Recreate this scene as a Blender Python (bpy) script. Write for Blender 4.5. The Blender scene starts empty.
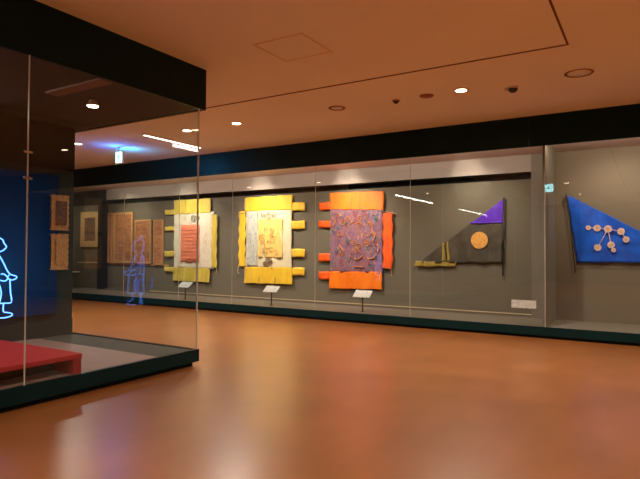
import bpy, bmesh, math, random
from mathutils import Vector, Matrix
random.seed(7)
S = bpy.context.scene
COL = S.collection
S.view_settings.view_transform = 'Standard'
S.view_settings.look = 'None'
S.view_settings.exposure = 0.3
S.view_settings.gamma = 1.0
S.view_settings.use_curve_mapping = False

# ------------------------------------------------------------------ materials
def srgb(r, g, b):
    def f(c):
        c /= 255.0
        return c / 12.92 if c <= .04045 else ((c + .055) / 1.055) ** 2.4
    return (f(r), f(g), f(b), 1)

def new_mat(name):
    m = bpy.data.materials.new(name); m.use_nodes = True
    nt = m.node_tree; nt.nodes.clear()
    out = nt.nodes.new('ShaderNodeOutputMaterial')
    return m, nt, out

def ramp(nt, stops, interp='LINEAR'):
    r = nt.nodes.new('ShaderNodeValToRGB'); r.color_ramp.interpolation = interp
    el = r.color_ramp.elements
    while len(el) > 1: el.remove(el[-1])
    el[0].position = stops[0][0]; el[0].color = stops[0][1]
    for p, c in stops[1:]:
        e = el.new(p); e.color = c
    return r

def coords(nt, scale=(1, 1, 1), kind='Object'):
    tc = nt.nodes.new('ShaderNodeTexCoord'); mp = nt.nodes.new('ShaderNodeMapping')
    nt.links.new(tc.outputs[kind], mp.inputs['Vector']); mp.inputs['Scale'].default_value = scale
    return mp.outputs['Vector']

def mat_plain(name, c, rough=.6, spec=.5, metal=0, var=.06, vs=6, bump=0):
    m, nt, out = new_mat(name)
    b = nt.nodes.new('ShaderNodeBsdfPrincipled')
    v = coords(nt)
    n = nt.nodes.new('ShaderNodeTexNoise'); n.inputs['Scale'].default_value = vs; n.inputs['Detail'].default_value = 3
    nt.links.new(v, n.inputs['Vector'])
    a = tuple(x * (1 - var) for x in c[:3]) + (1,); d = tuple(min(1, x * (1 + var)) for x in c[:3]) + (1,)
    r = ramp(nt, [(.3, a), (.7, d)]); nt.links.new(n.outputs['Fac'], r.inputs['Fac'])
    nt.links.new(r.outputs['Color'], b.inputs['Base Color'])
    b.inputs['Roughness'].default_value = rough; b.inputs['Metallic'].default_value = metal
    b.inputs['Specular IOR Level'].default_value = spec
    if bump:
        bp = nt.nodes.new('ShaderNodeBump'); bp.inputs['Strength'].default_value = bump; bp.inputs['Distance'].default_value = .01
        nt.links.new(n.outputs['Fac'], bp.inputs['Height']); nt.links.new(bp.outputs['Normal'], b.inputs['Normal'])
    nt.links.new(b.outputs[0], out.inputs[0]); return m

def mat_emit(name, c, strength):
    m, nt, out = new_mat(name)
    e = nt.nodes.new('ShaderNodeEmission'); e.inputs[0].default_value = c; e.inputs[1].default_value = strength
    nt.links.new(e.outputs[0], out.inputs[0]); return m

def mat_glass(name, tint, f0=.04):
    m, nt, out = new_mat(name)
    t = nt.nodes.new('ShaderNodeBsdfTransparent'); t.inputs[0].default_value = tint
    g = nt.nodes.new('ShaderNodeBsdfGlossy'); g.inputs['Roughness'].default_value = .004
    lw = nt.nodes.new('ShaderNodeLayerWeight'); lw.inputs['Blend'].default_value = .5
    p = nt.nodes.new('ShaderNodeMath'); p.operation = 'POWER'; p.inputs[1].default_value = 5
    mm = nt.nodes.new('ShaderNodeMath'); mm.operation = 'MULTIPLY_ADD'; mm.inputs[1].default_value = 1 - f0; mm.inputs[2].default_value = f0
    mx = nt.nodes.new('ShaderNodeMixShader')
    nt.links.new(lw.outputs['Facing'], p.inputs[0]); nt.links.new(p.outputs[0], mm.inputs[0]); nt.links.new(mm.outputs[0], mx.inputs[0])
    nt.links.new(t.outputs[0], mx.inputs[1]); nt.links.new(g.outputs[0], mx.inputs[2])
    nt.links.new(mx.outputs[0], out.inputs[0]); return m

def mat_cloth(name, stops, scale=(3, 3, 3), detail=4, distort=0, rough=.55, interp='LINEAR', sheen=.3, weave=True):
    """silk with a woven pattern: noise through a colour ramp"""
    m, nt, out = new_mat(name)
    b = nt.nodes.new('ShaderNodeBsdfPrincipled')
    v = coords(nt, scale)
    n = nt.nodes.new('ShaderNodeTexNoise'); n.inputs['Scale'].default_value = 1; n.inputs['Detail'].default_value = detail
    n.inputs['Distortion'].default_value = distort
    nt.links.new(v, n.inputs['Vector'])
    r = ramp(nt, stops, interp); nt.links.new(n.outputs['Fac'], r.inputs['Fac'])
    nt.links.new(r.outputs['Color'], b.inputs['Base Color'])
    b.inputs['Roughness'].default_value = rough; b.inputs['Sheen Weight'].default_value = sheen
    n2 = nt.nodes.new('ShaderNodeTexNoise'); n2.inputs['Scale'].default_value = 9; nt.links.new(coords(nt, (1.6, 1, .5)), n2.inputs['Vector'])
    bp = nt.nodes.new('ShaderNodeBump'); bp.inputs['Strength'].default_value = .5; bp.inputs['Distance'].default_value = .02
    nt.links.new(n2.outputs['Fac'], bp.inputs['Height']); nt.links.new(bp.outputs['Normal'], b.inputs['Normal'])
    nt.links.new(b.outputs[0], out.inputs[0]); return m

def mat_floor():
    m, nt, out = new_mat('polished_floor')
    b = nt.nodes.new('ShaderNodeBsdfPrincipled')
    v = coords(nt, (1, 1, 1))
    n = nt.nodes.new('ShaderNodeTexNoise'); n.inputs['Scale'].default_value = 1.3; n.inputs['Detail'].default_value = 6
    nt.links.new(v, n.inputs['Vector'])
    n2 = nt.nodes.new('ShaderNodeTexNoise'); n2.inputs['Scale'].default_value = 7; n2.inputs['Detail'].default_value = 2
    nt.links.new(coords(nt, (1, .25, 1)), n2.inputs['Vector'])
    r = ramp(nt, [(.3, FLOOR_A), (.7, FLOOR_B)])
    nt.links.new(n.outputs['Fac'], r.inputs['Fac'])
    mx = nt.nodes.new('ShaderNodeMix'); mx.data_type = 'RGBA'; mx.blend_type = 'MULTIPLY'; mx.inputs['Factor'].default_value = .22
    r2 = ramp(nt, [(.35, (.7, .62, .55, 1)), (.65, (1, 1, 1, 1))]); nt.links.new(n2.outputs['Fac'], r2.inputs['Fac'])
    nt.links.new(r.outputs['Color'], mx.inputs['A']); nt.links.new(r2.outputs['Color'], mx.inputs['B'])
    nt.links.new(mx.outputs['Result'], b.inputs['Base Color'])
    rr = nt.nodes.new('ShaderNodeMapRange'); rr.inputs['To Min'].default_value = .278; rr.inputs['To Max'].default_value = .30
    nt.links.new(n2.outputs['Fac'], rr.inputs['Value']); nt.links.new(rr.outputs[0], b.inputs['Roughness'])
    b.inputs['Specular IOR Level'].default_value = .5
    b.inputs['Coat Weight'].default_value = .45; b.inputs['Coat Roughness'].default_value = .278
    nt.links.new(b.outputs[0], out.inputs[0]); return m

def mat_screen():
    m, nt, out = new_mat('screen_image')
    v = coords(nt, (1, 1, 1))
    g = nt.nodes.new('ShaderNodeTexNoise'); g.inputs['Scale'].default_value = .9; g.inputs['Detail'].default_value = 2
    nt.links.new(v, g.inputs['Vector'])
    # the picture on the screen is brighter round the drawn figure
    d = nt.nodes.new('ShaderNodeVectorMath'); d.operation = 'DISTANCE'; d.inputs[1].default_value = (.04, 1.5, .62)
    nt.links.new(v, d.inputs[0])
    mr = nt.nodes.new('ShaderNodeMapRange'); mr.inputs['From Min'].default_value = .1; mr.inputs['From Max'].default_value = 1.7
    mr.inputs['To Min'].default_value = 1; mr.inputs['To Max'].default_value = 0
    nt.links.new(d.outputs['Value'], mr.inputs['Value'])
    r = ramp(nt, [(0, srgb(0, 12, 26)), (.45, srgb(2, 28, 56)), (.8, srgb(4, 44, 84)), (1, srgb(10, 66, 112))])
    nt.links.new(mr.outputs[0], r.inputs['Fac'])
    e = nt.nodes.new('ShaderNodeEmission'); nt.links.new(r.outputs['Color'], e.inputs[0]); e.inputs[1].default_value = .55
    b = nt.nodes.new('ShaderNodeBsdfPrincipled'); b.inputs['Base Color'].default_value = (.002, .004, .006, 1); b.inputs['Roughness'].default_value = .5; b.inputs['Specular IOR Level'].default_value = .15
    a = nt.nodes.new('ShaderNodeAddShader'); nt.links.new(e.outputs[0], a.inputs[0]); nt.links.new(b.outputs[0], a.inputs[1])
    nt.links.new(a.outputs[0], out.inputs[0]); return m

def mat_caption():
    m, nt, out = new_mat('caption_print')
    b = nt.nodes.new('ShaderNodeBsdfPrincipled'); b.inputs['Roughness'].default_value = .6
    v = coords(nt, (1, 1, 1), 'Generated')
    w = nt.nodes.new('ShaderNodeTexWave'); w.wave_type = 'BANDS'; w.bands_direction = 'Z'; w.inputs['Scale'].default_value = 2.2
    nt.links.new(v, w.inputs['Vector'])
    n = nt.nodes.new('ShaderNodeTexNoise'); n.inputs['Scale'].default_value = 14; nt.links.new(coords(nt, (1, 1, .3), 'Generated'), n.inputs['Vector'])
    mu = nt.nodes.new('ShaderNodeMath'); mu.operation = 'MULTIPLY'; nt.links.new(w.outputs['Fac'], mu.inputs[0]); nt.links.new(n.outputs['Fac'], mu.inputs[1])
    r = ramp(nt, [(.3, srgb(232, 226, 216)), (.45, srgb(150, 140, 135))]); nt.links.new(mu.outputs[0], r.inputs['Fac'])
    nt.links.new(r.outputs['Color'], b.inputs['Base Color']); nt.links.new(b.outputs[0], out.inputs[0]); return m

FLOOR_A = srgb(140, 82, 38); FLOOR_B = srgb(158, 94, 46)
M = {}
M['floor'] = mat_floor()
M['ceiling'] = mat_plain('ceiling_paint', srgb(234, 232, 232), .9, .2, var=.03, vs=.6)
M['groove'] = mat_plain('ceiling_groove', srgb(120, 84, 64), .9, .1)
M['black'] = mat_plain('black_lacquer', srgb(14, 38, 38), .4, .12, var=.1, vs=2)
M['casewall'] = mat_plain('case_fabric_wall', srgb(112, 102, 86), .85, .2, var=.03, vs=40)
M['rightwall'] = mat_plain('right_case_wall', srgb(122, 108, 90), .85, .2, var=.03, vs=40)
M['caseframe'] = mat_plain('case_frame_paint', srgb(122, 112, 98), .7, .3, var=.02)
M['soffit'] = mat_plain('case_soffit', srgb(206, 186, 180), .7, .3, var=.02)
M['valance'] = mat_plain('valance_paint', srgb(150, 134, 124), .6, .3, var=.02)
M['deck'] = mat_plain('case_deck', srgb(118, 108, 94), .6, .3, var=.03)
M['dark'] = mat_plain('dark_gap', srgb(22, 26, 24), .8, .2)
M['railm'] = mat_plain('pale_rail', srgb(205, 180, 145), .5, .4)
M['roomwall'] = mat_plain('room_wall', srgb(92, 74, 60), .85, .2, var=.05, vs=1)
M['glass'] = mat_glass('clear_glass', (.97, .985, .98, 1))
M['caseglass'] = mat_glass('case_glass', (.97, .985, .98, 1), .055)
M['glassedge'] = mat_plain('glass_edge', srgb(205, 205, 190), .3, .6)
M['seal'] = mat_plain('pane_seal', srgb(196, 180, 160), .4, .5)
M['clip'] = mat_plain('steel_clip', srgb(210, 200, 180), .25, .5, metal=.9)
M['casein'] = mat_plain('case_interior', srgb(54, 66, 66), .8, .2)
M['caseceil'] = mat_plain('case_ceiling', srgb(50, 46, 42), .8, .2)
M['casedeck'] = mat_plain('case_floor_board', srgb(150, 120, 108), .6, .3)
M['stonegrey'] = mat_plain('stone_grey_board', srgb(78, 76, 68), .8, .2)
M['batten'] = mat_plain('tan_batten', srgb(120, 88, 70), .7, .3)
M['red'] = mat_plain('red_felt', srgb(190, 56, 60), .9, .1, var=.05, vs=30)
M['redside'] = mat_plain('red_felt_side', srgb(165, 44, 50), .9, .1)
M['lens'] = mat_emit('lamp_lens', (1, .8, .55, 1), 22)
M['line'] = mat_emit('reflection_bar', (1, .86, .74, 1), 6)
M['washer'] = mat_emit('washer_lamp', (1, .9, .8, 1), 30)
M['ring'] = mat_plain('lamp_ring', srgb(226, 196, 170), .5, .4)
M['brownring'] = mat_plain('ceiling_fitting', srgb(150, 96, 66), .7, .3)
M['darkfit'] = mat_plain('dark_fitting', srgb(30, 18, 14), .4, .5)
M['white'] = mat_plain('white_plastic', srgb(225, 215, 210), .4, .5)
M['steel'] = mat_plain('dark_post', srgb(40, 36, 34), .5, .5)
M['screen'] = mat_screen()
M['neon'] = mat_emit('drawn_line', (.02, .11, 1, 1), 2.4)
M['neon2'] = mat_emit('drawn_line_pale', (.10, .27, 1, 1), 3.6)
M['caption'] = mat_caption()
M['exitface'] = mat_emit('exit_light_face', (.42, 1, .95, 1), 3.4)
M['exitface2'] = mat_emit('exit_light_face_bright', (.40, .95, 1, 1), 9)
M['exitgreen'] = mat_emit('exit_pictogram', (.0, .16, .10, 1), 1.0)
M['yellow'] = mat_cloth('yellow_silk', [(.3, srgb(236, 176, 16)), (.7, srgb(250, 204, 40))], (6, 6, 2))
M['yellow_dull'] = mat_cloth('dull_yellow_silk', [(.3, srgb(198, 166, 42)), (.7, srgb(226, 196, 78))], (9, 6, 2))
M['cream'] = mat_cloth('cream_silk', [(.3, srgb(206, 186, 158)), (.55, srgb(226, 210, 186)), (.75, srgb(190, 168, 136))], (8, 8, 5), 5, 1)
M['cream2'] = mat_cloth('pale_gold_silk', [(.28, srgb(206, 196, 168)), (.5, srgb(232, 214, 168)), (.72, srgb(214, 200, 186))], (5, 5, 9), 5, 1.5)
M['gold'] = mat_cloth('gold_brocade', [(.3, srgb(240, 192, 84)), (.48, srgb(246, 208, 112)), (.62, srgb(226, 176, 104)), (.75, srgb(250, 222, 140))], (9, 9, 9), 5, 2.5)
M['grey'] = mat_cloth('grey_brocade', [(.35, srgb(176, 172, 160)), (.5, srgb(212, 206, 186)), (.62, srgb(150, 152, 150))], (14, 9, 7), 5, 2)
M['coral'] = mat_cloth('coral_brocade', [(.3, srgb(226, 116, 84)), (.48, srgb(240, 150, 110)), (.56, srgb(220, 84, 60)), (.7, srgb(240, 176, 130))], (5, 6, 16), 5, 2)
M['orange'] = mat_cloth('orange_silk', [(.3, srgb(250, 110, 2)), (.7, srgb(255, 132, 4))], (5, 5, 2), sheen=0)
M['redorange'] = mat_cloth('red_orange_silk', [(.3, srgb(240, 76, 4)), (.7, srgb(255, 104, 6))], (9, 6, 4), sheen=0)
M['mauve'] = mat_cloth('mauve_brocade', [(.26, srgb(58, 62, 110)), (.38, srgb(122, 84, 118)), (.45, srgb(84, 72, 110)), (.49, srgb(196, 100, 60)), (.53, srgb(112, 80, 118)), (.58, srgb(150, 104, 120)), (.63, srgb(70, 118, 130)), (.68, srgb(226, 140, 50))], (10, 9, 5), 5, 3)
M['purple'] = mat_cloth('violet_silk', [(.3, srgb(66, 14, 160)), (.7, srgb(104, 36, 200))], (5, 5, 5), sheen=.1)
M['black_silk'] = mat_cloth('black_gauze', [(.3, srgb(52, 44, 32)), (.7, srgb(84, 72, 52))], (3, 3, 5))
M['blue'] = mat_cloth('blue_silk', [(.3, srgb(0, 66, 176)), (.7, srgb(0, 100, 225))], (3, 3, 4), sheen=.05)
M['pinkwhite'] = mat_cloth('pink_embroidery', [(.3, srgb(206, 160, 160)), (.7, srgb(236, 206, 200))], (20, 20, 20))
M['thread_grey'] = mat_cloth('dark_thread', [(.3, srgb(84, 72, 66)), (.7, srgb(140, 128, 110))], (20, 20, 20))
M['thread_orange'] = mat_cloth('orange_thread', [(.3, srgb(206, 112, 50)), (.7, srgb(228, 150, 70))], (20, 20, 20))
M['thread_gold'] = mat_cloth('gold_thread', [(.3, srgb(206, 160, 84)), (.7, srgb(226, 186, 110))], (20, 20, 20))
M['thread_red'] = mat_cloth('red_thread', [(.3, srgb(176, 70, 40)), (.7, srgb(214, 100, 60))], (20, 20, 20))
M['thread_brown'] = mat_cloth('brown_thread', [(.3, srgb(110, 70, 44)), (.7, srgb(150, 110, 70))], (20, 20, 20))
M['thread_teal'] = mat_cloth('teal_thread', [(.3, srgb(70, 120, 130)), (.7, srgb(120, 150, 150))], (20, 20, 20))
M['emblem'] = mat_cloth('gold_emblem', [(.35, srgb(214, 130, 44)), (.5, srgb(250, 190, 90)), (.62, srgb(190, 96, 30))], (22, 22, 22), 5, 2)
M['yellowgreen'] = mat_cloth('olive_gold_thread', [(.3, srgb(128, 106, 36)), (.7, srgb(176, 146, 52))], (12, 6, 4))
M['tan'] = mat_cloth('tan_reflection', [(.3, srgb(196, 152, 92)), (.5, srgb(226, 182, 118)), (.7, srgb(140, 104, 70))], (16, 16, 16), 5, 2)  # colours of the glass reflections built as hangings and panels
M['tandark'] = mat_cloth('brown_reflection', [(.3, srgb(92, 66, 46)), (.45, srgb(156, 98, 60)), (.53, srgb(84, 70, 56)), (.7, srgb(74, 78, 66))], (12, 12, 14), 5, 2)
M['brownpanel'] = mat_cloth('rust_reflection', [(.3, srgb(130, 74, 36)), (.46, srgb(206, 136, 78)), (.52, srgb(134, 72, 36)), (.68, srgb(190, 120, 70))], (3, 3, 12), 5, 2)
M['panelframe'] = mat_plain('pale_brown_frame', srgb(200, 148, 96), .6, .3)
M['greytop'] = mat_plain('pale_stand_top', srgb(200, 186, 168), .5, .4)
M['greybody'] = mat_plain('stand_body', srgb(84, 84, 78), .7, .3)

# ------------------------------------------------------------------ builders
def link(name, me, m=None, parent=None):
    o = bpy.data.objects.new(name, me); COL.objects.link(o)
    if m is not None: me.materials.append(M[m] if isinstance(m, str) else m)
    if parent is not None: o.parent = parent
    return o

def finish(bm, name, m, parent=None, off=None, smooth=False):
    me = bpy.data.meshes.new(name)
    bmesh.ops.recalc_face_normals(bm, faces=bm.faces)
    if off is not None: bmesh.ops.translate(bm, verts=bm.verts, vec=-Vector(off))
    bm.to_mesh(me); bm.free()
    if smooth:
        for p in me.polygons: p.use_smooth = True
    return link(name, me, m, parent)

def add_box(bm, lo, hi, bev=0):
    r = bmesh.ops.create_cube(bm, size=1)
    vs = r['verts']
    c = [(lo[i] + hi[i]) / 2 for i in range(3)]; s = [abs(hi[i] - lo[i]) for i in range(3)]
    bmesh.ops.scale(bm, verts=vs, vec=s); bmesh.ops.translate(bm, verts=vs, vec=c)
    if bev:
        es = list({e for v in vs for e in v.link_edges})
        bmesh.ops.bevel(bm, geom=es, offset=bev, segments=2, affect='EDGES', profile=.5)

def base_of(parent):
    return Vector(parent.location) if parent is not None else None

def box(name, lo, hi, m, parent=None, bev=0):
    bm = bmesh.new(); add_box(bm, lo, hi, bev)
    return finish(bm, name, m, parent, world_off(parent))

def world_off(parent):
    if parent is None: return None
    v = Vector((0, 0, 0)); p = parent
    while p is not None: v += Vector(p.location); p = p.parent
    return v

def boxes(name, lst, m, parent=None, bev=0):
    bm = bmesh.new()
    for lo, hi in lst: add_box(bm, lo, hi, bev)
    return finish(bm, name, m, parent, world_off(parent))

def add_lathe(bm, prof, c, n=32, axis='z'):
    """prof: list of (radius, height); revolved about z (or y) through c"""
    rings = []
    for r, h in prof:
        ring = []
        for i in range(n):
            a = 2 * math.pi * i / n
            if axis == 'z': p = (c[0] + r * math.cos(a), c[1] + r * math.sin(a), c[2] + h)
            else: p = (c[0] + r * math.cos(a), c[1] + h, c[2] + r * math.sin(a))
            ring.append(bm.verts.new(p))
        rings.append(ring)
    for a, b in zip(rings, rings[1:]):
        for i in range(n): bm.faces.new((a[i], a[(i + 1) % n], b[(i + 1) % n], b[i]))
    bm.faces.new(rings[0][::-1]); bm.faces.new(rings[-1])

def lathe(name, prof, c, m, parent=None, n=32, axis='z', smooth=True):
    bm = bmesh.new(); add_lathe(bm, prof, c, n, axis)
    return finish(bm, name, m, parent, world_off(parent), smooth)

def add_tube(bm, pts, r, n=6, flat=1.0):
    pts = [Vector(p) for p in pts]; rings = []
    for i, p in enumerate(pts):
        d = (pts[min(i + 1, len(pts) - 1)] - pts[max(i - 1, 0)]).normalized()
        up = Vector((0, 0, 1)) if abs(d.z) < .9 else Vector((0, 1, 0))
        a = d.cross(up).normalized(); b = a.cross(d).normalized()
        rings.append([bm.verts.new(p + a * (r * math.cos(2 * math.pi * k / n)) + b * (r * math.sin(2 * math.pi * k / n))) for k in range(n)])
    for a, b in zip(rings, rings[1:]):
        for k in range(n): bm.faces.new((a[k], a[(k + 1) % n], b[(k + 1) % n], b[k]))
    bm.faces.new(rings[0][::-1]); bm.faces.new(rings[-1])

def tubes(name, lists, r, m, parent=None, n=6):
    bm = bmesh.new()
    for pts in lists: add_tube(bm, pts, r, n)
    return finish(bm, name, m, parent, world_off(parent), True)

def each(name, lists, r, m, parent, n=6):
    for pts in lists: o = tubes(name, [pts], r, m, parent, n)
    return o

def smooth_path(pts, k=6):
    """Catmull-Rom through the points"""
    P = [Vector(p) for p in pts]; out = []
    for i in range(len(P) - 1):
        p0 = P[max(i - 1, 0)]; p1 = P[i]; p2 = P[i + 1]; p3 = P[min(i + 2, len(P) - 1)]
        for j in range(k):
            t = j / k
            out.append(.5 * ((2 * p1) + (p2 - p0) * t + (2 * p0 - 5 * p1 + 4 * p2 - p3) * t * t + (3 * p1 - p0 - 3 * p2 + p3) * t ** 3))
    out.append(P[-1]); return out

def cloth(name, corners, y, m, parent, nx=24, nz=24, amp=.012, fx=3.0, fz=0.6, edge=.006, thick=.005, seed=0, pleat=0):
    """hanging cloth from four (x,z) corners (tl, tr, br, bl) with ripples; closed and thick"""
    bm = bmesh.new(); rnd = random.Random(seed); ph = rnd.random() * 6
    tl, tr, br, bl = [Vector((c[0], 0, c[1])) for c in corners]
    def pt(u, v):
        p = (tl * (1 - u) + tr * u) * (1 - v) + (bl * (1 - u) + br * u) * v
        dy = amp * math.sin(p.x * fx * 6.28 + ph + 1.3 * math.sin(p.z * fz * 6.28)) * (.35 + .65 * v)
        dy += amp * .5 * math.sin(p.z * 5 + p.x * 7 + ph)
        if pleat: dy += pleat * abs(math.sin(u * 3.14159 * 3))
        p = p.copy()
        if edge:
            if u in (0, 1): p.x += edge * math.sin(p.z * 17 + ph)
            if v in (0, 1): p.z += edge * math.sin(p.x * 13 + ph)
        p.y = y + dy
        return p
    F = [[bm.verts.new(pt(i / nx, j / nz)) for i in range(nx + 1)] for j in range(nz + 1)]
    B = [[bm.verts.new(F[j][i].co + Vector((0, thick, 0))) for i in range(nx + 1)] for j in range(nz + 1)]
    for j in range(nz):
        for i in range(nx):
            bm.faces.new((F[j][i], F[j + 1][i], F[j + 1][i + 1], F[j][i + 1]))
            bm.faces.new((B[j][i], B[j][i + 1], B[j + 1][i + 1], B[j + 1][i]))
    for i in range(nx):
        bm.faces.new((F[0][i], F[0][i + 1], B[0][i + 1], B[0][i])); bm.faces.new((F[nz][i], B[nz][i], B[nz][i + 1], F[nz][i + 1]))
    for j in range(nz):
        bm.faces.new((F[j][0], B[j][0], B[j + 1][0], F[j + 1][0])); bm.faces.new((F[j][nx], F[j + 1][nx], B[j + 1][nx], B[j][nx]))
    return finish(bm, name, m, parent, world_off(parent), True)

def rect(x0, z0, x1, z1): return [(x0, z1), (x1, z1), (x1, z0), (x0, z0)]

def thing(name, label, cat, loc, group=None):
    o = bpy.data.objects.new(name, None); COL.objects.link(o); o.location = loc; o.empty_display_size = .1
    o['label'] = label; o['category'] = cat
    if group: o['group'] = group
    return o

def tag(o, label, cat, group=None):
    o['label'] = label; o['category'] = cat
    if group: o['group'] = group
    return o

def struct(o): o['kind'] = 'structure'; return o

def copy_thing(root, loc, label, group=None):
    r = root.copy(); COL.objects.link(r); r.location = loc; r['label'] = label
    if group: r['group'] = group
    for ch in list(root.children):
        c = ch.copy(); COL.objects.link(c); c.parent = r
        for g in list(ch.children):
            d = g.copy(); COL.objects.link(d); d.parent = c
    return r

# ------------------------------------------------------------------ the room
ZC = 3.88; XL, XR, YB = -18.6, 8.0, -9.6
GW = 10.07                      # front of the wall case
PW = 11.35                      # framing wall inside it
BW = 11.68                      # sunk back panel
struct(box('floor', (XL - .2, YB - .2, -.12), (XR + .2, 12.3, 0), 'floor'))
struct(box('ceiling', (XL - .2, YB - .2, ZC), (XR + .2, 12.3, ZC + .15), 'ceiling'))
struct(box('wall_left', (XL - .2, YB, 0), (XL, GW, ZC), 'roomwall'))
struct(box('wall_right', (XR, YB, 0), (XR + .2, GW, ZC), 'roomwall'))
struct(box('wall_front', (XL - .2, YB - .2, 0), (XR + .2, YB, ZC), 'roomwall'))
struct(box('wall_back', (XL - .2, 12.0, 0), (XR + .2, 12.2, ZC), 'dark'))
# shadow gap that frames the raised ceiling field
struct(boxes('trim_1', [((-16.5, 6.745, ZC - .006), (-.80, 6.775, ZC + .004)), ((-.822, -6, ZC - .006), (-.80, 6.745, ZC + .004))], 'groove'))

# ------------------------------------------------------------------ long wall case
wc = thing('wall_display_case', 'long glass-fronted wall display case with black fascia running along the back of the gallery', 'display case', (-5, GW, 0))
fj = [XL, -15.2, -10.9, -8.64, -6.32, -1.84, 2.6, XR]
for a, b in zip(fj, fj[1:]):
    box('fascia_board', (a + .003, GW - .03, 3.345), (b - .003, GW + .02, ZC), 'black', wc, .002)
box('plinth', (XL, GW - .0, .05), (XR, GW + .04, .2), 'black', wc)
box('toe_kick', (XL, GW + .05, 0), (XR, GW + .08, .05), 'dark', wc)
box('deck', (XL, GW + .045, .15), (XR, 11.98, .198), 'deck', wc)
sx = [XL, -17.2, -14.9, -12.52, -10.4, -8.615, -6.267, -4.065, -1.58, .75, 3.1, 5.5, XR]
for a, b in zip(sx, sx[1:]):
    box('glass_pane', (a + .004, GW + .004, .202), (b - .004, GW + .014, 3.343), 'glass', wc)
for a in sx[1:-1]:
    box('pane_joint', (a - .0035, GW + .003, .202), (a + .0035, GW + .015, 3.343), 'seal', wc)
# soffit behind a lamp slot
box('soffit', (XL, GW + .02, 3.43), (XR, PW + .05, 3.46), 'soffit', wc)
# inner framing wall with the opening for the banners
OX0, OX1, OZ0, OZ1 = -14.98, -2.035, .262, 3.087
box('valance', (OX0, PW, OZ1), (OX1, PW + .03, 3.43), 'valance', wc)
box('lower_frame', (OX0, PW, .198), (OX1, PW + .03, OZ0), 'deck', wc)
box('frame_panel', (OX1, PW, .198), (-1.62, PW + .03, 3.43), 'caseframe', wc)
box('frame_panel', (XL, PW, .198), (-17.3, PW + .03, 3.43), 'caseframe', wc)
box('partition', (-1.62, GW + .03, .198), (-1.585, PW + .03, 3.43), 'caseframe', wc)
box('back_panel', (-1.585, PW + .01, .198), (XR, PW + .05, 3.43), 'rightwall', wc)
box('back_panel', (-17.3, BW, .198), (-2.0, BW + .04, 3.02), 'casewall', wc)
box('painted_shade_band', (-17.3, BW - .012, 2.985), (-2.0, BW + .04, 3.45), 'dark', wc)  # dark panel painted in for the unlit top of the back wall
box('slot_liner', (OX0, PW + .03, OZ1 + .002), (-2.0, BW - .012, OZ1 + .03), 'dark', wc)
box('deck_rail', (-12.9, PW - .012, OZ0 - .012), (OX1, PW + .012, OZ0 + .006), 'railm', wc)
box('bay_post', (-15.42, PW + .02, .198), (-15.3, BW, 3.05), 'dark', wc)
box('picture_rail', (-16.9, BW - .02, 1.03), (-15.42, BW, 1.07), 'railm', wc)
box('panel_rail', (-15.2, BW - .02, 1.0), (-12.45, BW, 1.04), 'panelframe', wc)

# ------------------------------------------------------------------ banners
FY = 11.62
def rings_of_curl(cx, cz, r, turns, y, start=0, sgn=1, n=26, squash=1):
    return [(cx + sgn * r * (1 - .8 * i / n) * math.cos(start + turns * 6.28 * i / n), y, cz + squash * r * (1 - .8 * i / n) * math.sin(start + turns * 6.28 * i / n)) for i in range(n + 1)]

def band_slits(x0, x1, z0, z1, y, parent, m, k=2, top=True):
    L = []
    for i in range(1, k + 1):
        x = x0 + (x1 - x0) * i / (k + 1)
        h = (z1 - z0) * .42
        L.append(((x - .006, y - .004, z1 - h if top else z0 - .004), (x + .006, y + .001, z1 + .004 if top else z0 + h)))
    for a, b in L: box('slit', a, b, m, parent)

def cord(name, pts, parent, m='railm', r=.006): return tubes(name, [smooth_path(pts)], r, m, parent)

# 1 cream banner with a coral centre
b1 = thing('ceremonial_banner', 'cream banner with coral centre panel and yellow ends, hanging behind the glass corner', 'banner', (-11.45, FY, .57), 'ceremonial banners in the wall case')
cloth('body', rect(-12.2, .95, -10.62, 2.59), FY, 'cream', b1, amp=.010, seed=1)
cloth('top_band', rect(-12.2, 2.56, -10.74, 2.975), FY - .012, 'yellow_dull', b1, amp=.006, seed=2)
cloth('bottom_band', rect(-12.24, .575, -10.745, .98), FY - .012, 'yellow_dull', b1, amp=.018, fx=5, nx=60, seed=3)
cloth('side_fringe', rect(-10.70, .99, -10.49, 2.50), FY - .01, 'yellow_dull', b1, nx=6, nz=50, amp=.01, edge=.014, seed=4)
cloth('centre_panel', rect(-11.90, 1.14, -11.16, 2.23), FY - .022, 'coral', b1, amp=.006, seed=5)
for z0, z1 in ((2.55, 2.70), (2.07, 2.19), (1.29, 1.46), (.84, .98)):
    cloth('loop_tab', rect(-12.6, z0, -12.18, z1), FY, 'yellow_dull', b1, 8, 4, seed=int(z0 * 10))
each('embroidered_cloud', [rings_of_curl(-11.4, 2.4, .11, 1.6, FY - .02), rings_of_curl(-11.22, 2.42, .07, 1.3, FY - .02, 1, -1)], .010, 'thread_grey', b1)
each('woven_line', [smooth_path([(x, FY - .034, z + .02 * math.sin(x * 40 + z * 9)) for x in [-11.85 + .07 * k for k in range(10)]], 3) for z in [1.24 + .105 * q for q in range(9)]], .006, 'thread_red', b1)
tubes('embroidered_tail', [smooth_path([(-11.7, FY - .036, 1.16), (-11.5, FY - .036, 1.24), (-11.35, FY - .036, 1.2), (-11.3, FY - .036, 1.28)])], .014, 'thread_red', b1)
band_slits(-12.2, -10.74, 2.56, 2.975, FY - .02, b1, 'thread_grey', 2)
cord('hanging_cord', [(-10.75, FY - .02, 2.50), (-10.5, FY - .02, 2.49), (-10.46, FY - .02, 2.3)], b1)
cord('tail_cord', [(-10.5, FY - .02, 1.02), (-10.49, FY - .02, .9), (-10.52, FY - .02, .84)], b1)

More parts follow.
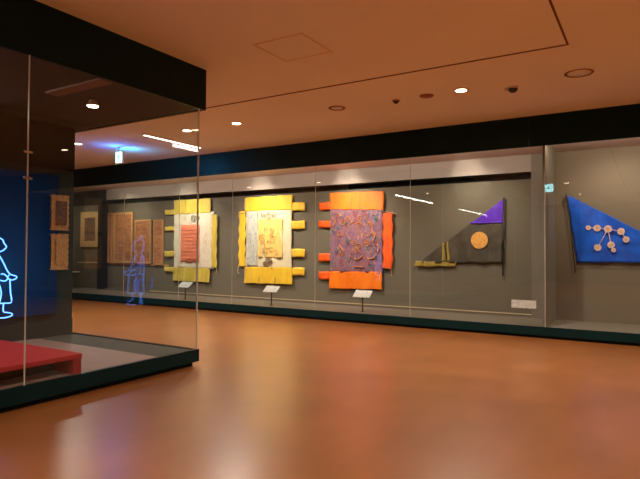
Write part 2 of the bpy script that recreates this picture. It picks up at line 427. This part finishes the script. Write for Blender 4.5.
# 2 yellow banner
b2 = thing('ceremonial_banner', 'bright yellow banner with pale gold body and tabs on its right side', 'banner', (-8.7, FY, .6), 'ceremonial banners in the wall case')
cloth('body', rect(-9.45, 1.02, -7.945, 2.58), FY, 'cream2', b2, amp=.012, seed=11)
cloth('top_band', [(-9.5, 2.925), (-7.916, 2.935), (-7.93, 2.56), (-9.49, 2.56)], FY - .012, 'yellow', b2, amp=.006, seed=12)
cloth('bottom_band', [(-9.47, 1.04), (-7.93, 1.06), (-7.905, .625), (-9.50, .60)], FY - .012, 'yellow', b2, amp=.014, seed=13)
cloth('side_fringe', rect(-9.70, 1.04, -9.46, 2.55), FY - .006, 'yellow', b2, 6, 50, amp=.012, edge=.02, seed=14)
cloth('centre_panel', rect(-9.02, 1.30, -8.22, 2.33), FY - .02, 'gold', b2, amp=.008, seed=15)
cloth('left_border', rect(-9.40, 1.06, -9.06, 2.54), FY - .02, 'grey', b2, amp=.008, seed=16)
for z0, z1 in ((2.52, 2.73), (2.05, 2.26), (1.325, 1.54), (.856, 1.06)):
    cloth('loop_tab', rect(-7.96, z0, -7.54, z1), FY, 'yellow', b2, 8, 4, seed=int(z0 * 10))
each('embroidered_cloud', [rings_of_curl(-8.68, 2.40, .12, 1.8, FY - .03), rings_of_curl(-8.5, 2.42, .08, 1.3, FY - .03, 1, -1), rings_of_curl(-8.85, 2.44, .07, 1.2, FY - .03, 2)], .007, 'thread_grey', b2)
each('embroidered_head', [rings_of_curl(-8.70, 1.17, .10, 2.2, FY - .03), rings_of_curl(-8.60, 1.19, .07, 1.6, FY - .03, 1, -1), rings_of_curl(-8.78, 1.14, .06, 1.6, FY - .03, 2)], .011, 'thread_brown', b2)
rg = random.Random(9)
each('embroidered_dragon', [rings_of_curl(rg.uniform(-8.9, -8.34), rg.uniform(1.42, 2.2), rg.uniform(.06, .12), 1.3, FY - .036, rg.random() * 6, 1 if k % 2 else -1) for k in range(14)], .006, 'thread_gold', b2)
band_slits(-9.5, -7.92, 2.56, 2.93, FY - .02, b2, 'thread_grey', 2)
band_slits(-9.5, -7.92, .61, 1.04, FY - .028, b2, 'thread_grey', 2, False)
cord('hanging_cord', [(-9.46, FY - .02, 2.52), (-9.66, FY - .02, 2.5), (-9.72, FY - .02, 2.4)], b2)
cord('tail_cord', [(-9.69, FY - .02, 1.06), (-9.71, FY - .02, .92), (-9.67, FY - .02, .85)], b2, r=.012)

# 3 orange banner
b3 = thing('ceremonial_banner', 'orange banner with mauve brocade body covered in embroidery, third hanging banner from the left', 'banner', (-6.1, FY, .57), 'ceremonial banners in the wall case')
cloth('body', rect(-6.79, .97, -5.37, 2.53), FY, 'mauve', b3, amp=.012, seed=21)
cloth('top_band', [(-6.81, 2.925), (-5.34, 2.90), (-5.345, 2.46), (-6.805, 2.52)], FY - .012, 'orange', b3, amp=.006, seed=22)
cloth('bottom_band', [(-6.80, .985), (-5.385, 1.01), (-5.375, .60), (-6.805, .565)], FY - .012, 'orange', b3, amp=.010, seed=23)
cloth('side_fringe', rect(-5.36, 1.10, -5.12, 2.40), FY - .006, 'redorange', b3, 6, 50, amp=.01, edge=.015, seed=24)
for z0, z1 in ((2.51, 2.70), (2.07, 2.24), (1.23, 1.43), (.78, .98)):
    cloth('loop_tab', rect(-7.12, z0, -6.78, z1), FY, 'redorange', b3, 8, 4, seed=int(z0 * 10))
rr = random.Random(5); y_ = FY - .022
L1 = [smooth_path([(-6.2, y_, 1.75), (-6.35, y_, 2.0), (-6.1, y_, 2.2), (-5.95, y_, 1.98), (-5.75, y_, 1.85), (-5.62, y_, 2.05), (-5.78, y_, 2.25)])]
yk = FY - .024
each('embroidered_dragon', L1 + [rings_of_curl(-6.15 + rr.uniform(-.4, .5), rr.uniform(1.5, 2.35), .08, 1.4, y_, rr.random() * 6) for _ in range(10)], .008, 'thread_orange', b3)
each('embroidered_flame', [smooth_path([(x, y_, z), (x + .05, y_, z + .12), (x - .02, y_, z + .22)]) for x, z in ((-6.5, 1.42), (-6.46, 1.36), (-5.62, 1.72), (-5.6, 1.76), (-5.5, 1.45), (-6.7, 2.1))], .013, 'thread_orange', b3)
each('embroidered_fish', [smooth_path([(x, y_, z), (x + .09, y_, z - .03), (x + .18, y_, z + .02), (x + .22, y_, z + .07)]) for x, z in ((-6.12, 1.32), (-5.76, 1.34))] + [[(-6.1, y_, 1.12), (-5.84, y_, 1.12)]], .014, 'thread_orange', b3)
each('embroidered_cloud', [rings_of_curl(rr.uniform(-6.7, -5.5), rr.uniform(1.1, 2.4), .06, 1.3, y_, rr.random() * 6) for _ in range(20)], .006, 'thread_teal', b3)
each('embroidered_mane', [rings_of_curl(rr.uniform(-6.65, -5.5), rr.uniform(1.1, 2.4), .08, 1.1, y_, rr.random() * 6) for _ in range(14)], .006, 'thread_red', b3)
band_slits(-6.81, -5.34, 2.5, 2.92, FY - .02, b3, 'thread_red', 1)
cord('hanging_cord', [(-5.5, FY - .03, 2.47), (-5.1, FY - .03, 2.37), (-5.02, FY - .03, 2.36)], b3)
cord('tail_cord', [(-5.36, FY - .02, 1.12), (-5.16, FY - .02, 1.08), (-5.14, FY - .02, .92)], b3, r=.009, m='thread_orange')

# 4 triangular flag, violet and black
t4 = thing('triangular_flag', 'triangular black gauze flag with violet top and round gold emblem, on a dark pole', 'flag', (-2.63, FY, 1.0), 'triangular flags in the wall case')
cloth('violet_field', [(-2.635, 2.585), (-2.63, 2.585), (-2.64, 2.10), (-3.30, 2.10)], FY, 'purple', t4, amp=.012, seed=31)
cloth('black_field', [(-3.295, 2.105), (-2.64, 2.105), (-2.655, 1.27), (-4.52, 1.235)], FY, 'black_silk', t4, amp=.016, nx=40, seed=32)
cloth('gold_fringe', [(-4.55, 1.275), (-3.62, 1.275), (-3.63, 1.17), (-4.58, 1.15)], FY - .006, 'yellowgreen', t4, 40, 4, amp=.006, edge=.01, seed=33)
cloth('gold_streak', [(-3.93, 1.66), (-3.885, 1.68), (-3.86, 1.28), (-3.94, 1.28)], FY - .022, 'yellowgreen', t4, 4, 12, amp=.006, seed=34)
cloth('gold_streak', [(-3.83, 1.70), (-3.80, 1.72), (-3.76, 1.28), (-3.82, 1.28)], FY - .022, 'yellowgreen', t4, 4, 12, amp=.006, seed=35)
cloth('seam', [(-3.31, 2.125), (-2.64, 2.125), (-2.64, 2.09), (-3.31, 2.09)], FY - .018, 'purple', t4, 20, 2, amp=.01, seed=31)
em = lathe('emblem', [(.001, 0), (.175, 0), (.178, .006), (.17, .012), (.001, .012)], (-3.117, FY - .038, 1.737), 'emblem', t4, 40, 'y', False)
each('emblem_ring', [[(-3.117 + .125 * math.cos(a / 24 * 6.283), FY - .042, 1.737 + .125 * math.sin(a / 24 * 6.283)) for a in range(25)], [(-3.117 + .05 * math.cos(a / 16 * 6.283), FY - .042, 1.737 + .05 * math.sin(a / 16 * 6.283)) for a in range(17)]], .005, 'thread_gold', em)
tubes('pole', [[(-2.615, FY - .02, 2.62), (-2.64, FY - .02, 1.0)]], .016, 'steel', t4, 10)
each('tassel', [smooth_path([(-2.64, FY - .03, 1.95), (-2.61, FY - .035, 1.8), (-2.67, FY - .035, 1.6), (-2.62, FY - .03, 1.4), (-2.64, FY - .03, 1.02)])], .012, 'steel', t4)

# 5 blue triangular flag
F5 = 11.315
t5 = thing('triangular_flag', 'blue triangular flag with pink dotted constellation, on a slim dark pole at the right end', 'flag', (-1.23, F5, 1.1), 'triangular flags in the wall case')
cloth('blue_field', [(-1.37, 2.585), (-1.345, 2.575), (.76, 1.325), (-1.215, 1.30)], F5, 'blue', t5, 40, 30, amp=.016, fx=1.6, fz=.5, seed=41)
st = [(-1.013, 1.955, .045), (-.865, 1.945, .062), (-.688, 1.926, .068), (-.477, 1.879, .062), (-.398, 1.732, .055), (-.858, 1.585, .062), (-.638, 1.633, .062), (-.598, 1.538, .04)]
for x, z, r in st:
    s_ = lathe('embroidered_star', [(.001, 0), (r, 0), (r, .006), (.001, .006)], (x, F5 - .036, z), 'pinkwhite', t5, 24, 'y', False)
    lathe('star_centre', [(.001, 0), (r * .45, 0), (r * .45, .004), (.001, .004)], (x, F5 - .04, z), 'thread_gold', s_, 16, 'y', False)
each('star_line', [[(st[a][0], F5 - .026, st[a][1]), (st[b][0], F5 - .026, st[b][1])] for a, b in ((0, 1), (1, 2), (2, 3), (3, 4), (2, 5), (2, 6), (6, 7))], .008, 'pinkwhite', t5)
tubes('pole', [[(-1.39, F5 - .025, 2.62), (-1.235, F5 - .025, 1.10)]], .009, 'steel', t5, 10)
each('tassel', [smooth_path([(-1.39, F5 - .03, 2.58), (-1.40, F5 - .035, 2.48), (-1.37, F5 - .03, 2.42)])], .012, 'steel', t5)
tubes('hem', [[(-1.215, F5 - .015, 1.30), (-.2, F5 - .02, 1.312), (.76, F5 - .015, 1.325)]], .006, 'steel', t5)

# ------------------------------------------------------------------ caption stands
def caption_stand(x, y, label):
    t = thing('caption_stand', label, 'caption stand', (x, y, .2), 'caption stands on the case deck')
    lathe('base', [(.05, 0), (.05, .008), (.012, .014)], (x, y, .2), 'steel', t, 24)
    tubes('post', [[(x, y, .205), (x, y, .545)]], .014, 'steel', t, 10)
    bm = bmesh.new(); add_box(bm, (-.2, -.11, -.005), (.2, .11, .005), .002)
    bmesh.ops.rotate(bm, verts=bm.verts, cent=(0, 0, 0), matrix=Matrix.Rotation(math.radians(38), 3, 'X'))
    bmesh.ops.translate(bm, verts=bm.verts, vec=(x, y, .58))
    finish(bm, 'caption_card', 'caption', t, world_off(t))
    return t
caption_stand(-7.69, 10.42, 'white caption card on a thin post, in front of the bright yellow banner')
caption_stand(-10.50, 10.42, 'white caption card on a thin post, in front of the cream and coral banner')
caption_stand(-5.28, 10.42, 'white caption card on a thin post, in front of the orange banner')
c5 = box('caption_card', (-2.145, GW + .018, .505), (-1.73, GW + .024, .645), 'caption')
tag(c5, 'white caption card stuck low on the glass near the partition, without a post', 'caption card')

# ------------------------------------------------------------------ far left panels standing for glass reflections, and a pedestal
def wall_panel(x0, z0, x1, z1, label, fr=.06, inner='brownpanel', frame='panelframe', y=BW - .05):
    t = thing('reflected_panel', label, 'modelled reflection', ((x0 + x1) / 2, y, z0), 'modelled reflections at the far left of the wall case')
    boxes('frame', [((x0, y - .02, z0), (x0 + fr, y + .04, z1)), ((x1 - fr, y - .02, z0), (x1, y + .04, z1)), ((x0 + fr, y - .02, z0), (x1 - fr, y + .04, z0 + fr)), ((x0 + fr, y - .02, z1 - fr), (x1 - fr, y + .04, z1))], frame, t)
    box('reflected_image', (x0 + fr, y, z0 + fr), (x1 - fr, y + .03, z1 - fr), inner, t)
    return t
wall_panel(-16.67, 1.58, -15.68, 2.76, 'small tan-framed brown reflection built as a picture above a pale rail, far left', .2, 'tandark', 'tan')
wall_panel(-15.24, 1.06, -15.03, 2.70, 'narrow upright rust reflection built as a panel beside the dark bay post, far left', .03)
wall_panel(-14.95, 1.06, -14.03, 2.69, 'tall rust-brown reflection built as a panel, seen behind the hazy blue figure reflection', .08)
wall_panel(-13.94, 1.06, -13.20, 2.43, 'shorter rust-brown reflection built as a panel, right of the tallest brown panel', .05)
wall_panel(-13.08, 1.04, -12.68, 2.41, 'slim rust-brown reflection built as a panel nearest the cream and coral banner', .03)
ps = thing('pedestal', 'low grey pedestal with pale top standing at the far left of the wall case', 'pedestal', (-16.75, 11.2, .2))
box('top', (-17.2, 11.0, .72), (-16.35, 11.4, .76), 'greytop', ps, .004)
box('body', (-17.1, 11.04, .2), (-16.5, 11.36, .72), 'greybody', ps, .004)

# ------------------------------------------------------------------ free-standing case at left
CX, CY = -5.03, 5.25            # outer corner
BX = -7.63                      # face of its back wall
Y0 = -9.0
cs = thing('glass_display_case', 'large room-high glass display case with black header and base, at the left', 'display case', (CX, CY, 0))
box('header_front', (CX - .05, Y0, 3.345), (CX, CY + .08, ZC), 'black', cs)
box('header_side', (BX - .38, CY + .03, 3.345), (CX - .05, CY + .08, ZC), 'black', cs)
box('case_ceiling', (BX, Y0, 3.36), (CX - .05, CY + .03, 3.40), 'caseceil', cs)
box('ceiling_batten', (-6.1, 3.76, 3.335), (CX - .06, 3.92, 3.36), 'batten', cs)
box('base_front', (CX - .05, Y0, .055), (CX, CY, .212), 'black', cs)
box('base_side', (BX - .38, CY - .05, .055), (CX - .05, CY, .212), 'black', cs)
boxes('toe_kick', [((CX - .10, Y0, 0), (CX - .06, CY - .06, .06)), ((BX - .3, CY - .10, 0), (CX - .10, CY - .06, .06))], 'dark', cs)
box('deck_border', (BX, Y0, .15), (CX - .05, CY - .05, .20), 'stonegrey', cs)
box('deck_board', (BX + .01, Y0 + .02, .20), (CX - .055, 4.62, .206), 'casedeck', cs)
box('back_wall', (BX - .38, Y0, 0), (BX, CY - .06, ZC - .002), 'casein', cs)
box('upper_panel', (BX, Y0, 2.70), (BX + .015, CY - .06, 3.355), 'dark', cs)
box('lower_panel', (BX, Y0, .206), (BX + .02, CY - .06, .44), 'casein', cs)
PX = CX - .02
yj = [Y0, -4.3, -.7, 2.95, CY - .02]
for a, b in zip(yj, yj[1:]):
    box('glass_pane', (PX - .006, a + .004, .212), (PX + .006, b - .004, 3.345), 'glass', cs)
for a in yj[1:-1]:
    box('pane_joint', (PX - .007, a - .004, .212), (PX + .007, a + .004, 3.345), 'glassedge', cs)
for z in (2.417, 2.17):
    box('glass_clip', (PX - .012, 2.91, z - .012), (PX + .014, 2.99, z + .012), 'clip', cs, .003)
box('glass_pane', (BX, CY - .038, .212), (PX - .008, CY - .026, 3.345), 'caseglass', cs)
box('corner_joint', (PX - .007, CY - .038, .212), (PX + .007, CY - .022, 3.345), 'glassedge', cs)

# screen with a drawn figure
sc = thing('video_screen', 'dark blue video screen inside the left glass case', 'screen', (BX, 2.5, .54))
box('display', (BX, -2.0, .54), (BX + .03, 4.92, 2.60), 'screen', sc)
fx = BX + .036
def fig(lists): return [smooth_path([(fx, y, z) for y, z in L], 4) for L in lists]
half = [[(4.0, 1.68), (4.065, 1.646), (4.106, 1.619), (4.12, 1.58), (4.155, 1.53), (4.135, 1.496), (4.10, 1.47), (4.06, 1.455)],
        [(4.05, 1.42), (4.09, 1.36), (4.13, 1.285), (4.181, 1.185), (4.229, 1.14), (4.297, 1.118), (4.300, 1.088), (4.238, 1.066), (4.183, 1.096), (4.20, 1.14)],
        [(4.09, 1.15), (4.127, 1.153), (4.183, 1.096), (4.143, 1.056), (4.08, 1.07)],
        [(4.212, 1.07), (4.222, .9), (4.238, .762), (4.15, .752), (4.06, .755)],
        [(4.05, 1.05), (4.085, .96), (4.096, .867), (4.07, .74)],
        [(4.13, .75), (4.13, .64), (4.19, .62), (4.245, .60), (4.245, .572), (4.16, .553), (4.06, .556)]]
mir0 = [[(3.64, 1.68), (3.56, 1.62), (3.55, 1.54), (3.6, 1.47)], [(3.62, 1.42), (3.52, 1.3), (3.46, 1.12), (3.58, 1.02), (3.76, 1.08), (4.0, 1.07)],
       [(3.55, 1.05), (3.5, .76), (3.8, .74), (4.05, .755)], [(3.72, .75), (3.7, .62), (3.62, .56), (3.8, .55), (3.86, .6), (3.84, .75)], [(3.6, 1.69), (3.82, 1.74), (4.0, 1.68)],
       [(3.72, 1.47), (3.85, 1.2), (4.0, 1.07)]]
mir = [[(4.0 - (4.0 - a) * .2, b) for a, b in L] for L in mir0]
f1 = tubes('drawn_figure', fig(half + mir), .0085, 'neon2', sc)
f1['label'] = 'glowing light blue outline of a robed person'
tubes('drawn_robe_folds', fig([[(4.0, 1.3), (4.06, 1.1), (4.04, .8)], [(3.95, 1.0), (4.01, .9), (4.0, .77)], [(3.7, 1.0), (3.72, .8)], [(4.05, 1.0), (4.03, .9), (4.06, .78)]]), .012, 'neon', f1)

# glass reflections built as two scalloped hangings on the case back wall
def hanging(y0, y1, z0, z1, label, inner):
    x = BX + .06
    t = thing('reflected_hanging', label, 'reflected_image', (x, (y0 + y1) / 2, z0), 'modelled reflections by the screen')
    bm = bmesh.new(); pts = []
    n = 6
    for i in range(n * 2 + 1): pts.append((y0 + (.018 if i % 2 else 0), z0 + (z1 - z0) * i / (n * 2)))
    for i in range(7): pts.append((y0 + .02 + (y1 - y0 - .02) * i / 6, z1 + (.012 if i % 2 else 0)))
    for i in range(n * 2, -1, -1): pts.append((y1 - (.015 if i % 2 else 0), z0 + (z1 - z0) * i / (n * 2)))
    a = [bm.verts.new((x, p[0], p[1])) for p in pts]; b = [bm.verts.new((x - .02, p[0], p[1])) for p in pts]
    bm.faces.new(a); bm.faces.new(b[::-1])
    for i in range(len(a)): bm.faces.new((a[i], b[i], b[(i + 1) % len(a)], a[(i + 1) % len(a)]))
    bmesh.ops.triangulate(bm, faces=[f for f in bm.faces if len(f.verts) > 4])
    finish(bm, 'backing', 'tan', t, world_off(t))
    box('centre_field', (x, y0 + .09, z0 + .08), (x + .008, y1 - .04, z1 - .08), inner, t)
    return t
hanging(4.775, 5.08, 1.78, 2.30, 'tan scalloped modelled reflection with dark centre, upper of two beside the blue screen', 'tandark')
hanging(4.780, 5.08, 1.19, 1.72, 'tan patterned modelled reflection with scalloped edge, lower of two beside the blue screen', 'tan')

# red platform
rp = thing('red_platform', 'low red felt-covered platform standing on the floor of the left glass case', 'platform', (-6.2, 2.0, .206))
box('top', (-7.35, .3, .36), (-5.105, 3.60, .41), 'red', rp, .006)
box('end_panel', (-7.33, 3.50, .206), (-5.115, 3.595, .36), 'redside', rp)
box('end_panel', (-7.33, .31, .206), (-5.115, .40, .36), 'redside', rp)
box('under_shade_panel', (-5.50, .40, .206), (-5.46, 3.50, .36), 'dark', rp)  # dark sheet added for the shade in the open underside

# case wall-washer lines and spotlight
def line_lamp(x0, x1, y0, y1, z, mat, label, housing=.03, side=False):
    t = thing('linear_light', label, 'light', ((x0 + x1) / 2, (y0 + y1) / 2, z))
    box('housing', (x0, y0, z), (x1, y1, z + housing), 'white', t)
    if side: box('diffuser', (x1, y0 + .01, z + .004), (x1 + .006, y1 - .01, z + housing - .002), mat, t)
    else: box('diffuser', (x0 + .008, y0 + .01, z - .006), (x1 - .008, y1 - .01, z), mat, t)
    return t
line_lamp(-7.24, -7.18, .1, 3.65, 3.31, 'washer', 'long slim white linear light under the left case ceiling', .05, True)
line_lamp(-7.24, -7.18, -8.2, -3.2, 3.31, 'washer', 'second slim linear light further back under the left case ceiling', .05, True)
line_lamp(-8.94, -8.86, 7.62, 9.25, ZC - .03, 'line', 'slim bright reflection modelled as a linear ceiling light, seen through the left glass case', .03)  # added glowing bar in place of a lamp reflection in the case glass

def spotlight(x, y, z, label):
    t = thing('spotlight', label, 'light', (x, y, z))
    lathe('canopy', [(.045, 0), (.045, .05)], (x, y, z + .05), 'darkfit', t, 20)
    lathe('reflector', [(.03, .06), (.06, .0), (.075, -.03), (.07, -.03), (.05, 0), (.02, .02)], (x, y, z), 'ring', t, 28)
    lathe('lamp', [(.001, -.034), (.062, -.034), (.062, -.026), (.001, -.026)], (x, y, z), 'lens', t, 20)
    return t
spotlight(-5.87, 4.233, 3.29, 'round lit spotlight under the ceiling inside the left glass case')

# ------------------------------------------------------------------ ceiling fittings
GD = 'recessed downlights in the ceiling'
def downlight(x, y, label):
    t = thing('downlight', label, 'light', (x, y, ZC), GD)
    lathe('trim_ring', [(.085, 0), (.085, -.012), (.115, -.008), (.118, 0)], (x, y, ZC), 'ring', t, 32)
    lathe('lens', [(.001, -.009), (.08, -.009), (.08, -.001), (.001, -.001)], (x, y, ZC), 'lens', t, 28)
    return t
d0 = downlight(-6.642, 7.86, 'small lit downlight just right of the left case header')
copy_thing(d0, (-2.393, 7.9, ZC), 'larger-looking lit downlight left of the dome camera')
copy_thing(d0, (-7.90, 7.84, ZC), 'lit downlight seen through glass above the bright line reflection')
copy_thing(d0, (-11.04, 7.6, ZC), 'lit downlight left of the exit sign, seen through the case glass')
for i, (x, y) in enumerate([(1.9, 7.9), (-2.5, -.3), (1.9, 3.6), (1.9, -.3), (-2.5, -4.5), (1.9, -4.5), (5.5, -.3), (5.5, 3.6), (-9.9, 4), (-13, 4)]):
    copy_thing(d0, (x, y, ZC), 'downlight outside the view in the gallery ceiling', GD)

r1 = lathe('ceiling_speaker', [(.10, 0), (.10, -.008), (.135, -.012), (.145, 0)], (-4.476, 7.861, ZC), 'brownring', None, 36)
tag(r1, 'round ring-shaped ceiling fitting between the two lit downlights', 'speaker')
lathe('grille', [(.001, -.003), (.1, -.003), (.1, -.001), (.001, -.001)], (-4.476, 7.861, ZC), 'ceiling', r1, 36)
s1 = thing('smoke_detector', 'small dark ceiling sensor right of the ring-shaped fitting', 'sensor', (-3.445, 7.935, ZC))
lathe('base', [(.06, 0), (.06, -.012), (.045, -.02)], (-3.445, 7.935, ZC), 'brownring', s1, 24)
lathe('sensor_head', [(.042, -.02), (.035, -.045), (.01, -.05)], (-3.445, 7.935, ZC), 'darkfit', s1, 24)
s2 = lathe('ceiling_plate', [(.11, 0), (.105, -.012), (.02, -.018)], (-2.935, 7.923, ZC), 'brownring', None, 32)
tag(s2, 'flat brown round ceiling plate beside the larger-looking downlight', 'ceiling fitting')
dc = thing('dome_camera', 'small dark dome camera with white base on the ceiling', 'camera', (-1.70, 8.12, ZC))
lathe('base', [(.075, 0), (.075, -.02), (.06, -.028)], (-1.70, 8.12, ZC), 'white', dc, 28)
lathe('dome', [(.065, -.028), (.062, -.05), (.045, -.075), (.01, -.088)], (-1.70, 8.12, ZC), 'darkfit', dc, 28)
box('bracket', (-1.81, 8.08, ZC - .05), (-1.77, 8.16, ZC - .005), 'white', dc, .004)
r2 = lathe('ceiling_speaker', [(.15, 0), (.15, -.006), (.17, -.010), (.18, 0)], (-.815, 7.929, ZC), 'brownring', None, 36)
tag(r2, 'round ceiling ring at the upper right, right of the dome camera', 'speaker')
lathe('grille', [(.001, -.003), (.15, -.003), (.15, -.001), (.001, -.001)], (-.815, 7.929, ZC), 'ceiling', r2, 36)
lathe('screw_cap', [(.02, 0), (.02, -.014), (.01, -.018)], (-.975, 7.90, ZC), 'darkfit', r2, 16)
hx0, hx1, hy0, hy1 = -3.93, -3.25, 4.93, 5.59
ah = thing('access_hatch', 'square access hatch with pale metal rim in the ceiling', 'hatch', ((hx0 + hx1) / 2, (hy0 + hy1) / 2, ZC))
boxes('rim', [((hx0, hy0, ZC - .008), (hx0 + .02, hy1, ZC)), ((hx1 - .02, hy0, ZC - .008), (hx1, hy1, ZC)), ((hx0, hy0, ZC - .008), (hx1, hy0 + .02, ZC)), ((hx0, hy1 - .02, ZC - .008), (hx1, hy1, ZC))], 'ring', ah)
box('door_panel', (hx0 + .026, hy0 + .026, ZC - .005), (hx1 - .026, hy1 - .026, ZC), 'ceiling', ah)

# ------------------------------------------------------------------ exit signs
def exit_sign(x, y, z, w, h, face, label, fm='exitface'):
    """face = -1 looks towards -Y, +1 towards +Y"""
    t = thing('exit_sign', label, 'exit sign', (x, y, z), 'exit signs')
    box('housing', (x - w / 2 - .012, y - .03, z - h / 2 - .012), (x + w / 2 + .012, y + .03, z + h / 2 + .012), 'white', t, .004)
    yy = y + face * .031
    box('light_panel', (x - w / 2, min(yy, yy + face * .004), z - h / 2), (x + w / 2, max(yy, yy + face * .004), z + h / 2), fm, t)
    for s_ in (-1, 1):
        tubes('hanging_rod', [[(x + s_ * w * .3, y, z + h / 2 + .01), (x + s_ * w * .3, y, ZC)]], .006, 'steel', t, 8)
    yp = yy + face * .008; k = w / .24
    def P(a, b): return (x + a * k, yp, z + b * k)
    pg = tubes('running_figure', [[P(.0, .035), P(-.008, .0)], [P(-.008, 0), P(.022, -.02), P(.018, -.05)], [P(-.008, 0), P(-.03, -.02), P(-.055, -.025)], [P(0, .03), P(.03, .018), P(.045, .03)], [P(0, .03), P(-.028, .028), P(-.035, .005)]], .0085 * k, 'exitgreen', t, 8)
    lathe('figure_head', [(.001, -.003), (.013 * k, -.003), (.013 * k, .003), (.001, .003)], P(.008, .055), 'exitgreen', pg, 16, 'y')
    return t
exit_sign(-10.53, 8.33, 3.63, .215, .25, -1, 'glowing white-green exit sign hanging from the ceiling, seen through the left glass case')
exit_sign(-2.745, 1.87, 3.50, .26, .24, 1, 'exit sign above the camera side, seen mirrored in the wall case glass', 'exitface2')

# ------------------------------------------------------------------ lights
def area(name, loc, target, sx_, sy_, power, c, spread=math.pi):
    d = bpy.data.lights.new(name, 'AREA'); d.shape = 'RECTANGLE'; d.size = sx_; d.size_y = sy_; d.energy = power; d.color = c; d.spread = spread
    o = bpy.data.objects.new(name, d); COL.objects.link(o); o.location = loc
    o.rotation_euler = (Vector(target) - Vector(loc)).to_track_quat('-Z', 'Y').to_euler(); return o
def spot(name, loc, target, power, c, angle=60, blend=.6, rad=.04):
    d = bpy.data.lights.new(name, 'SPOT'); d.energy = power; d.color = c; d.spot_size = math.radians(angle); d.spot_blend = blend; d.shadow_soft_size = rad
    o = bpy.data.objects.new(name, d); COL.objects.link(o); o.location = loc
    o.rotation_euler = (Vector(target) - Vector(loc)).to_track_quat('-Z', 'Y').to_euler(); return o
WARM = (1, .93, .80); NEUT = (1, .90, .74)
for x, y in [(-6.642, 7.86), (-2.393, 7.9), (-11.04, 7.6), (1.9, 7.9), (-2.5, -.3), (1.9, 3.6), (1.9, -.3), (-2.5, -4.5), (1.9, -4.5), (5.5, -.3), (5.5, 3.6), (-9.9, 4), (-13, 4)]:
    spot('downlight_beam', (x, y, ZC - .03), (x, y, 0), 420 if x > 1 else 600, WARM, 150, .9, .07)
ZL = 3.40; YL = GW + .09
for x, tx, p, c in [(-16.2, -16.2, 60, NEUT), (-13.9, -13.9, 120, NEUT), (-11.45, -11.45, 200, NEUT), (-8.7, -8.7, 260, NEUT), (-6.1, -6.1, 230, NEUT), (-3.1, -3.1, 120, NEUT)]:  # first two are added to brighten the far-left panels
    spot('case_lamp', (x, YL, ZL), (tx, FY, 1.75), p, c, 92, 1, .03)
for x in (-11.45, -8.75, -6.15, -3.3):
    spot('case_lamp', (x, YL, ZL), (x, PW, 3.14), 18 if x < -11 else 46, NEUT, 40, .8, .02)
spot('case_lamp', (-.5, YL, ZL), (-.5, PW, 1.7), 60, NEUT, 110, .9, .03)
area('case_fill_strip', (-8.2, GW + .06, 3.395), (-8.2, 11.4, 2.9), 13, .04, 70, NEUT)  # hidden strips added to brighten the soffit and inner walls
area('case_fill_strip', (3.2, GW + .06, 3.395), (3.2, 11.4, 2.9), 9.4, .04, 62, NEUT)
spot('case_lamp', (3.2, YL, ZL), (3.2, PW, 1.7), 60, NEUT, 110, .9, .03)
spot('screen_case_beam', (-5.87, 4.233, 3.24), (-6.1, 3.2, .3), 50, NEUT, 120, .9, .04)
# added lamps imitating the blue lens halo round the exit sign
spot_c = (.02, .20, 1)
pl = bpy.data.lights.new('exit_halo_fill', 'POINT'); pl.energy = 16; pl.color = spot_c; pl.shadow_soft_size = .02
po = bpy.data.objects.new('exit_halo_fill', pl); COL.objects.link(po); po.location = (-10.53, 8.24, 3.60)
area('exit_halo_fill', (-10.53, 8.37, 3.71), (-10.53, 10.0, 3.55), .2, .08, 18, (.03, .34, .75))

w = bpy.data.worlds.new('world'); S.world = w; w.use_nodes = True
w.node_tree.nodes['Background'].inputs[0].default_value = (.5, .35, .25, 1); w.node_tree.nodes['Background'].inputs[1].default_value = .02

# ------------------------------------------------------------------ camera
cam = bpy.data.cameras.new('camera'); co = bpy.data.objects.new('camera', cam); COL.objects.link(co)
cam.sensor_width = 36; cam.lens = 544.4 / 640 * 36; cam.clip_start = .05; cam.clip_end = 100
R = Matrix(((0.8538302692875082, 0.005641207826199662, 0.5205209390818807), (0.5205201557915989, -0.02022669040689934, -0.8536097752544033), (0.005713025740432037, 0.9997795045756064, -0.020206522893464158)))
co.matrix_world = Matrix.Translation((0, 0, 1.5)) @ R.to_4x4()
S.camera = co
cy = S.cycles
cy.max_bounces = 12; cy.diffuse_bounces = 5; cy.glossy_bounces = 5; cy.transparent_max_bounces = 24
cy.sample_clamp_indirect = 8; cy.caustics_reflective = False; cy.use_denoising = True
